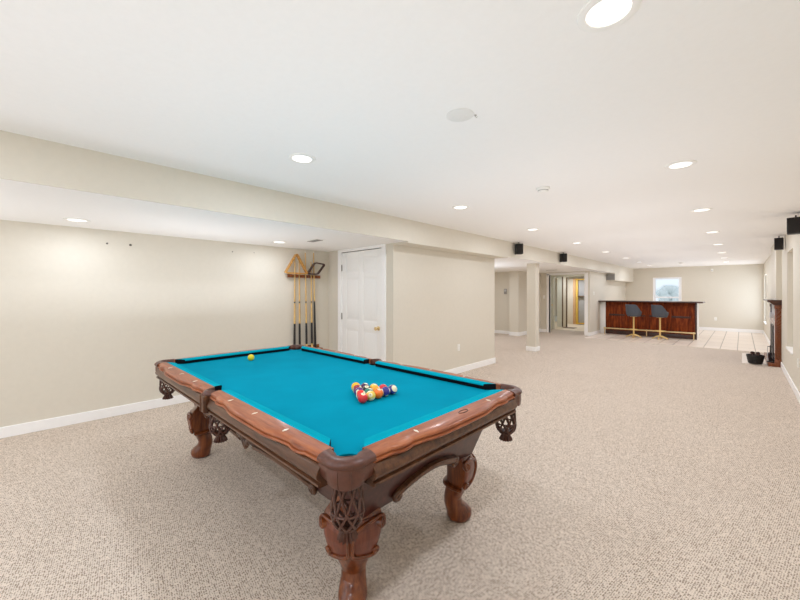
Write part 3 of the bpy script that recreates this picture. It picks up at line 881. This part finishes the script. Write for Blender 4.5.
mb = MB(); mb.tube([(0, 0, 0), (0, 0, -.008), (.006, .002, -.014), (.012, .004, -.010)], .0022, 6); mb.lathe([(.008, 0), (.008, -.002), (.001, -.002)], 12)
o = obj('ceiling_hook', mb, M['chrome']); o.location = (-1.06, 1.70, ZC); tag(o, 'tiny metal hook beside the round cover plate on the ceiling', 'hook')
def ceil_vent(loc, sx, sy, label, mt='greyplastic'):
    t = thing('ceiling_vent', label, 'vent', loc)
    mb = MB(); mb.box(-sx, sx, -sy, sy, -.004, 0); mb.box(-sx - .015, sx + .015, -sy - .015, -sy, -.006, 0); mb.box(-sx - .015, sx + .015, sy, sy + .015, -.006, 0); mb.box(-sx - .015, -sx, -sy, sy, -.006, 0); mb.box(sx, sx + .015, -sy, sy, -.006, 0)
    obj('vent_frame', mb, M['plastic'], t)
    for k in range(5):
        mb = MB(); yy = -sy + (k + .5) * 2 * sy / 5; mb.box(-sx, sx, yy - .006, yy + .004, -.010, -.003); obj('louvre', mb, M[mt], t)
ceil_vent((-4.06, 2.60, ZD), .12, .05, 'grey louvred vent in the dropped ceiling in front of the door')
ceil_vent((-4.15, 10.9, ZD), .15, .06, 'pale vent in the dropped ceiling past the column')

# return air grille on the end of the duct box
t = thing('air_grille', 'grey return air grille on the end of the duct box above the bar', 'vent', (-3.36, 14.25, 1.935))
mb = MB(); mb.box(-.135, .135, -.012, -.001, -.105, .105); obj('grille_frame', mb, M['greyplastic'], t)
for k in range(7): obj('louvre', box(-.12, .12, -.022, -.010, -.09 + k * .027, -.076 + k * .027), M['greyplastic'], t)

# ------------------------------------------------------------------ speakers
def speaker(loc, rz, label, group, sx=.13, sy=.13, h=.20):
    t = thing('wall_speaker', label, 'speaker', loc, rz, group)
    obj('cabinet', box(-sx / 2, sx / 2, -sy / 2, sy / 2, 0, h, bev=.006), M['black'], t)
    obj('grille', box(-sx / 2 + .008, sx / 2 - .008, -sy / 2 - .010, -sy / 2 + .001, .010, h - .010, bev=.004), M['grille'], t)
    mb = MB(); mb.tube([(0, 0, h), (0, 0, h + .025), (0, sy / 2, h + .03)], .008, 8); obj('bracket', mb, M['iron'], t)
GS = 'small black wall speakers'
speaker((-3.13, 6.592, 2.13), .75, 'small black speaker on the soffit above the end of the short wall', GS, .125, .125)
speaker((-3.13, 8.987, 2.13), .75, 'small black speaker on the soffit beyond the white column', GS, .125, .125)
speaker((.475, 6.50, 2.10), -.12, 'black speaker high on the right wall nearest the camera', GS, .145, .12)
speaker((.455, 8.87, 2.115), -.12, 'black speaker high on the right wall before the fireplace', GS, .105, .12)

# ------------------------------------------------------------------ outlets, switches, thermostat
def plate(loc, rz, label, kind='outlet'):
    t = thing('wall_outlet' if kind == 'outlet' else 'light_switch', label, kind, loc, rz)
    obj('cover', box(-.036, .036, -.006, 0, -.058, .058, bev=.003), M['plastic'], t)
    if kind == 'outlet':
        for z in (-.024, .024): 
            mb = box(-.016, .016, -.009, -.005, z - .014, z + .014, bev=.003); mb.mi = 1
            for x in (-.006, .006): mb.box(x - .0014, x + .0014, -.0095, -.008, z - .004, z + .006)
            obj('socket', mb, [M['plastic'], M['greyplastic']], t)
    else:
        obj('rocker', box(-.016, .016, -.010, -.005, -.032, .032, bev=.003), M['plastic'], t)
    return t
plate((XB, 5.08, .44), PI / 2, 'white wall outlet low on the short wall beyond the pool table')
plate((XR, 6.95, .46), -PI / 2, 'white wall outlet low on the right wall near the niche')
plate((-.69, YF, .43), 0, 'white wall outlet on the far wall right of the bar')
plate((-4.99, 12.45, 1.23), 0, 'white light switch beside the hall opening', 'light switch')
plate((XB, 12.8, 1.36), PI / 2, 'white light switch on the wall at the left end of the bar', 'light switch')
t = thing('thermostat', 'grey thermostat panel on the back wall behind the column', 'thermostat', (-5.697, 11.004, 1.42))
obj('body', box(-.05, .05, -.022, 0, -.09, .09, bev=.005), M['greyplastic'], t)
obj('screen', box(-.034, .034, -.025, -.02, .0, .065, bev=.002), M['palecloth'], t)
t = thing('motion_sensor', 'small white motion sensor high on the far wall', 'sensor', (-.787, YF + .004, 2.20))
obj('body', box(-.035, .035, -.05, 0, -.05, .05, bev=.012), M['plastic'], t)
mb = MB(); mb.blob((0, -.045, -.012), .022, .016, .026, 14, 8); obj('lens', mb, M['palecloth'], t)

# ------------------------------------------------------------------ windows
w = bpy.data.objects.new('window_1', None); COL.objects.link(w); w['kind'] = 'structure'; w.location = ((wx0 + wx1) / 2, YF, 0)
hw = (wx1 - wx0) / 2
mb = MB(); mb.box(-hw, -hw + .065, .0, .11, wz0, wz1); mb.box(hw - .065, hw, .0, .11, wz0, wz1); mb.box(-hw + .065, hw - .065, .0, .11, wz1 - .05, wz1); mb.box(-hw + .065, hw - .065, .0, .11, wz0, wz0 + .05)
mb.box(-hw + .065, hw - .065, .02, .09, 1.17, 1.225); obj('window_frame', mb, M['shade'], w)
obj('window_casing', MB().box(-hw - .02, -hw, -.012, .0, wz0, wz1).box(hw, hw + .02, -.012, 0, wz0, wz1).box(-hw - .02, hw + .02, -.012, 0, wz1, wz1 + .02), M['trim'], w)
obj('window_glass', box(-hw + .06, hw - .06, .05, .056, wz0 + .04, wz1 - .04), M['glass'], w)
w = bpy.data.objects.new('window_2', None); COL.objects.link(w); w['kind'] = 'structure'; w.location = (XR + .1, 16.2, 0)
mb = MB(); mb.box(.0, .08, -.8, -.74, .42, 1.95); mb.box(0, .08, .74, .8, .42, 1.95); mb.box(0, .08, -.8, .8, 1.89, 1.95); mb.box(0, .08, -.8, .8, .42, .48); mb.box(.01, .07, -.03, .03, .42, 1.95)
obj('window_frame', mb, M['shade'], w)
obj('window_glass', box(.03, .036, -.75, .75, .46, 1.91), M['glass'], w)
# outside the far window
struct('ground', box(-14, 12, YF + .3, 40, -.3, .25), M['lawn'])
def shrub(loc, s, label):
    mb = MB()
    for k in range(30):
        a = random.uniform(0, 2 * PI); r = random.uniform(0, .5) * s; z = random.uniform(.1, 1.0) * s
        mb.blob((r * math.cos(a), r * math.sin(a), z), .22 * s, .22 * s, .2 * s, 8, 6)
    o = obj('shrub', mb, M['leaf']); o.location = loc; tag(o, label, 'shrub')
shrub((-2.9, 25.5, .25), 1.35, 'pale green shrub outside the window behind the bar')

# ------------------------------------------------------------------ bar
bar = thing('home_bar', 'dark mahogany home bar with brass foot rail below the far window', 'bar', (-2.15, 13.5, 0))
x0, x1 = -1.18, 1.20
obj('body', box(x0, x1 - .02, .03, .60, .0, 1.075), M['bar'], bar)
mb = MB()
for x in (x0, -.62, -.06, .50, 1.06): mb.box(x, x + .10, .012, .035, .12, 1.075, bev=.004)
mb.box(x0, x1 - .05, .016, .034, .97, 1.074, bev=.003)
obj('front_frame', mb, M['bar'], bar)
mb = MB(); mb.box(x0 + .1, x1 - .14, .016, .034, .62, .67, bev=.004); obj('panel_rail', mb, M['bar_dark'], bar)
for a, b_ in ((-1.08, -.62), (-.52, -.06), (.04, .50), (.60, 1.06)):
    obj('front_panel', box(a + .03, b_ - .03, .018, .034, .16, .60, bev=.006), M['bar'], bar)
obj('kick_board', box(x0, x1 - .02, .005, .04, 0, .13, bev=.004), M['bar_dark'], bar)
obj('corner_post', box(x1 - .045, x1, .0, .05, 0, 1.075, bev=.004), M['bar_dark'], bar)
obj('end_panel', box(x1 - .02, x1 + .004, .05, .62, 0, 1.075), M['trim'], bar)
obj('filler_panel', box(-1.345, x0, .02, .6, 0, 1.075, bev=.004), M['trim'], bar)
obj('bar_top', box(-1.348, x1 + .15, -.22, .72, 1.075, 1.115, bev=.012), M['bar_dark'], bar)
mb = MB(); mb.tube([(x0 - .02, -.15, .20), (x1 - .02, -.15, .20)], .022, 12); obj('foot_rail', mb, M['brass'], bar)
for x in (x0 + .01, 0.0, x1 - .06):
    mb = MB(); mb.tube([(x, .02, .20), (x, -.15, .20)], .014, 10); mb.tube([(x, -.15, .20), (x, -.15, 0)], .014, 10); mb.blob((x, -.15, .2), .03, .03, .03, 12, 8); obj('rail_bracket', mb, M['brass'], bar)

# bar stools
def make_stool(loc, rz, label):
    t = thing('bar_stool', label, 'bar stool', loc, rz, 'charcoal bar stools at the bar')
    # +X is the facing direction
    mb = MB(); outer, inner = [], []
    n = 32
    def top(a):   # a = angle from the back (0) to the front (pi)
        f = abs(a) / PI
        return .985 if f < .32 else lerp(.985, .76, sstep((f - .32) / .40))
    cols = []
    for i in range(n + 1):
        a = lerp(-PI * .80, PI * .80, i / n); zt = top(a)
        d = Vector((-math.cos(a), math.sin(a), 0)); col = []
        for (r, z) in ((.10, .625), (.19, .635), (.225, .70), (.238, .80)):
            col.append(d * r * 1.02 + Vector((0, 0, min(z, zt))))
        k = max(0, zt - .80)
        col.append(d * (.240 + .02 * k) + Vector((0, 0, lerp(.80, zt, .6)))); col.append(d * (.242 + .05 * k) + Vector((0, 0, zt - .008)))
        col.append(d * (.228 + .05 * k) + Vector((0, 0, zt))); col.append(d * (.212 + .05 * k) + Vector((0, 0, zt - .010)))
        col.append(d * .208 + Vector((0, 0, lerp(.70, zt, .5)))); col.append(d * .195 + Vector((0, 0, .70))); col.append(d * .10 + Vector((0, 0, .69)))
        cols.append(col)
    mb.loft(cols); obj('backrest', mb, M['stool'], t, ang=50)
    mb = MB(); mb.lathe([(.001, .66), (.15, .66), (.205, .675), (.215, .70), (.20, .73), (.15, .742), (.001, .745)], 32); obj('seat', mb, M['stool'], t)
    mb = MB(); mb.lathe([(.001, .62), (.10, .62), (.10, .66), (.001, .66)], 24); mb.tube([(0, 0, .06), (0, 0, .64)], .026, 16); obj('column', mb, M['gold'], t)
    mb = MB(); mb.tube([(.17 * math.cos(2 * PI * k / 32), .17 * math.sin(2 * PI * k / 32), .235) for k in range(32)], .012, 8, loop=True)
    for k in range(2): mb.tube([(.17 * math.cos(PI * k), .17 * math.sin(PI * k), .235), (0, 0, .235)], .009, 8)
    mb.lathe([(.034, .21), (.034, .26)], 16); obj('footrest', mb, M['gold'], t)
    for k in range(4):
        a = PI / 4 + k * PI / 2; mb = MB()
        mb.tube([(math.cos(a) * r, math.sin(a) * r, z) for r, z in ((.0, .085), (.06, .082), (.13, .06), (.19, .032), (.225, .018))], [.024, .022, .019, .016, .015], 10)
        mb.lathe([(.02, 0), (.02, .012), (.001, .014)], 12, (math.cos(a) * .22, math.sin(a) * .22, 0)); obj('foot', mb, M['gold'], t)
    return t
ZS = .004
st_ = make_stool((-2.40, 12.86, ZS), .85, 'charcoal bucket bar stool on gold base, left of the two')
st2 = make_stool((-1.75, 12.92, ZS), .70, 'charcoal bucket bar stool on gold base, right of the two')
for q in (st_, st2): q.scale = (.87, .87, 1.03)

# ------------------------------------------------------------------ fireplace
fp = thing('fireplace', 'wood mantel fireplace projecting from the right wall', 'fireplace', (.455, 10.4, 0))
for yy in (-.80, .76):
    mb = MB(); mb.box(-.012, .074, yy, yy + .06, 0, 1.16, bev=.004); mb.box(-.020, .074, yy - .005, yy + .065, 0, .13, bev=.004); mb.box(-.020, .074, yy - .005, yy + .065, 1.08, 1.16, bev=.006)
    obj('pilaster', mb, M['mantel'], fp)
mb = MB(); mb.box(-.010, .0, -.74, .76, .95, 1.16, bev=.004); obj('frieze', mb, M['palecloth'], fp)
mb = MB(); secs = []
for x, z in ((.0, 1.15), (-.036, 1.15), (-.05, 1.165), (-.085, 1.19), (-.095, 1.205), (-.118, 1.21), (-.122, 1.225), (-.118, 1.243), (.074, 1.243), (.074, 1.15)):
    pass
prof = [(.074, 1.15), (-.036, 1.15), (-.046, 1.165), (-.075, 1.192), (-.085, 1.205), (-.112, 1.21), (-.116, 1.226), (-.112, 1.244), (.074, 1.244)]
mb.loft([[Vector((x, yy + s * max(0, -x) * .5, z)) for x, z in prof] for yy, s in ((-.81, -1), (.83, 1))]); obj('mantel_shelf', mb, M['bar_dark'], fp, ang=40)
mb = MB(); mb.box(-.012, 0, -.74, -.40, .06, .95); mb.box(-.012, 0, .40, .76, .06, .95); mb.box(-.012, 0, -.40, .40, .74, .95); obj('stone_surround', mb, M['marble'], fp)
mb = MB(); mb.box(-.022, -.002, -.40, .40, .06, .74); obj('firebox_door', mb, M['iron'], fp)
obj('plinth', box(-.105, .0, -.815, .835, .0, .065, bev=.005), M['mantel'], fp)
struct('trim_8', box(.0, .34, 9.62, 11.2, -.02, .012, bev=.004), M['hearth'])                # hearth slab flush with the carpet
# cloth strip hanging beneath the shelf
t = thing('hanging_strip', 'narrow navy cloth strip with pale end hanging under the mantel shelf', 'cloth', (.405, 9.92, 0))
obj('band', box(-.006, .006, -.035, .035, 1.0, 1.164, bev=.004), M['navy'], t)
mb = MB(); mb.box(-.02, .02, -.045, .045, .90, 1.0, bev=.012); obj('pale_end', mb, M['palecloth'], t)

# basket with firewood
bk = thing('firewood_basket', 'round black basket of dark kindling in front of the fireplace', 'basket', (.185, 9.68, .013))
mb = MB(); mb.lathe([(.001, .0), (.085, .0), (.094, .01), (.128, .155), (.134, .165), (.130, .171), (.122, .165), (.088, .02), (.001, .018)], 28); obj('bowl', mb, M['black'], bk)
for k in range(5):
    mb = MB(); z = .025 + k * .030; r = .096 + z * .2; mb.tube([(r * math.cos(2 * PI * i / 36), r * math.sin(2 * PI * i / 36), z + .004 * (1 if i % 2 else -1)) for i in range(36)], .006, 6, loop=True); obj('weave_band', mb, M['black'], bk)
lab = ['dark wood chunk at the left rim of the black basket', 'dark wood chunk at the front of the black basket', 'dark wood chunk at the right rim of the black basket', 'dark wood chunk at the back of the black basket', 'topmost dark wood chunk heaped in the black basket', 'small dark wood chunk beside the topmost one in the basket']
for k, (dx, dy, dz, rz) in enumerate(((-.062, -.005, .135, 1.5), (.0, -.066, .135, .1), (.062, .005, .135, 1.7), (.0, .066, .135, .2), (-.034, .0, .190, 1.3), (.036, -.008, .190, 1.7))):
    mb = MB(); n = 10; secs = []
    for q in range(6):
        x = -.040 + q * .016
        secs.append([Vector((x, math.cos(2 * PI * i / n) * .027 * (1 + random.uniform(-.16, .16)), math.sin(2 * PI * i / n) * .025 * (1 + random.uniform(-.16, .16)))) for i in range(n)])
    mb.loft(secs); o = obj('wood_chunk', mb, M['log'], ang=60); o.location = (.185 + dx, 9.68 + dy, .028 + dz); o.rotation_euler = (0, .1, rz); tag(o, lab[k], 'firewood', 'wood chunks in the basket')
# fire tools beside it, on the plinth
ft = thing('fire_tool_stand', 'black iron fire tool stand at the foot of the mantel', 'fire tools', (.388, 9.72, .0655))
mb = MB(); mb.lathe([(.001, 0), (.05, 0), (.05, .01), (.02, .02), (.001, .022)], 20); mb.tube([(0, 0, .01), (0, 0, .32)], .008, 8); mb.tube([(-.04, 0, .29), (.04, 0, .29)], .006, 8); obj('stand', mb, M['iron'], ft)
mb = MB(); mb.tube([(-.038, -.01, .30), (-.038, -.01, .05)], .006, 8); mb.box(-.05, -.026, -.03, .01, .02, .07, bev=.004); obj('shovel', mb, M['palecloth'], ft)
mb = MB(); mb.tube([(.038, -.01, .30), (.038, -.01, .07)], .006, 8); mb.blob((.038, -.01, .05), .016, .016, .03, 10, 8); obj('brush', mb, M['iron'], ft)
for k, (x, yy, z, rz, l) in enumerate(((.388, 9.92, .103, 1.5708, 'lower dark log lying on the plinth of the fireplace'), (.385, 9.98, .174, 1.5, 'upper dark log resting on another on the fireplace plinth'))):
    mb = MB(); n = 10
    mb.loft([[Vector((-.12 + q * .03, math.cos(2 * PI * i / n) * .034 * (1 + random.uniform(-.1, .1)), math.sin(2 * PI * i / n) * .034 * (1 + random.uniform(-.1, .1)))) for i in range(n)] for q in range(9)])
    o = obj('firewood_log', mb, M['log'], ang=60); o.location = (x, yy, z); o.rotation_euler = (0, 0, rz); tag(o, l, 'firewood', 'logs on the fireplace plinth')

# ------------------------------------------------------------------ unfinished room through the hall opening
struct('wall_utility', box(-6.55, -3.5, 18.3, 18.42, 0, ZD), M['drywall'])
struct('wall_hall_left', box(-5.40, -5.25, 12.57, 13.7, 0, ZD), M['mud'])
mb = MB(); mb.box(-6.5, -5.13, 13.7, 13.82, 0, ZD); mb.box(-3.68, -3.64, 13.7, 13.82, 0, ZD); mb.box(-5.13, -3.68, 13.7, 13.82, 1.98, ZD)
struct('wall_hall_end', mb, M['mud'])
def door_leaf(name, p0, p1, mat, h=1.97, knob=None, label=None):
    d = bpy.data.objects.new(name, None); COL.objects.link(d); d['kind'] = 'structure'
    v = Vector((p1[0] - p0[0], p1[1] - p0[1], 0)); L = v.length; d.location = (p0[0], p0[1], 0); d.rotation_euler = (0, 0, math.atan2(v.y, v.x))
    obj('door_leaf', box(0, L, -.018, .018, .01, h, bev=.003), mat, d)
    if knob:
        mb = MB(); mb.tube([(knob, -.06, .95), (knob, .06, .95)], .012, 10); mb.blob((knob, -.065, .95), .028, .02, .028, 14, 8); mb.blob((knob, .065, .95), .028, .02, .028, 14, 8); obj('door_knob', mb, M['brass'], d)
    return d
door_leaf('door_2', (-4.83, 12.60), (-5.16, 13.45), M['mud'], knob=.10)

# partition with a bright doorway, bare studs and boards
mb = MB(); mb.box(-5.44, -5.25, 14.9, 15.02, 0, ZD); struct('wall_utility_stub', mb, M['mud'])
def board(name, u0, u1, y, z0, z1, mat, label, cat, th=.05):
    o = obj(name, box(-(u1 - u0) / 2, (u1 - u0) / 2, 0, th, 0, z1 - z0, bev=.003), mat); o.location = ((u0 + u1) / 2, y, z0); tag(o, label, cat); return o
board('door_frame_post', -5.205, -5.095, 14.9, .002, 2.05, M['drywall'], 'pale frame post inside the unfinished room', 'post', .08)
board('timber_strip', -5.245, -5.21, 14.88, .002, 2.06, M['brownmat'], 'thin dark brown upright strip left of the pale frame post', 'post')
board('timber_strip', -5.09, -5.05, 14.88, .002, 1.98, M['brownmat'], 'dark brown upright strip right of the pale frame post', 'post')
board('drywall_sheet', -5.66, -5.35, 16.6, .002, 2.0, M['drywall'], 'tall cream sheet standing in the unfinished room', 'board')
board('timber_stud', -5.345, -5.245, 16.5, .002, 2.0, M['stud_orange'], 'orange pine stud beside the cream sheet', 'stud', .09)
board('timber_stud', -5.235, -5.145, 16.5, .002, 2.0, M['stud'], 'yellow pine stud beside the grey board', 'stud', .09)
board('grey_board', -5.14, -4.60, 16.56, .002, 2.0, M['board'], 'tall grey board between studs in the unfinished room', 'board')
for z, l in ((1.93, 'top'), (1.2, 'middle'), (.03, 'bottom')):
    board('timber_rail', -5.14, -4.60, 16.45, z, z + .05, M['stud'] if l != 'middle' else M['brownmat'], l + ' horizontal rail across the grey board', 'timber', .09)
o = obj('doormat', box(-.22, .22, -.2, .2, 0, .012, bev=.004), M['brownmat']); o.location = (-4.86, 14.6, .002); tag(o, 'small brown mat on the cream floor beyond the hall', 'mat')

# ------------------------------------------------------------------ world, camera, colour
wd = bpy.data.worlds.new('World'); SC.world = wd; wd.use_nodes = True
nt = wd.node_tree; bg = nt.nodes['Background']
bg.inputs['Color'].default_value = (.86, .93, 1, 1); bg.inputs['Strength'].default_value = SKY
cam = bpy.data.cameras.new('Camera'); co = bpy.data.objects.new('Camera', cam); COL.objects.link(co)
co.location = (0, 0, 1.38); co.rotation_euler = (PI / 2, 0, math.radians(43.9315))
cam.sensor_width = 36; cam.lens = 355 / 800 * 36; cam.shift_y = -7.3 / 800; cam.clip_start = .02; cam.clip_end = 200
SC.camera = co
SC.cycles.max_bounces = 16; SC.cycles.diffuse_bounces = 10; SC.cycles.glossy_bounces = 4; SC.cycles.transmission_bounces = 8
SC.cycles.sample_clamp_indirect = 6
SC.view_settings.view_transform = 'Standard'; SC.view_settings.look = 'None'; SC.view_settings.gamma = 1; SC.view_settings.use_curve_mapping = False
SC.view_settings.exposure = EXPOSURE
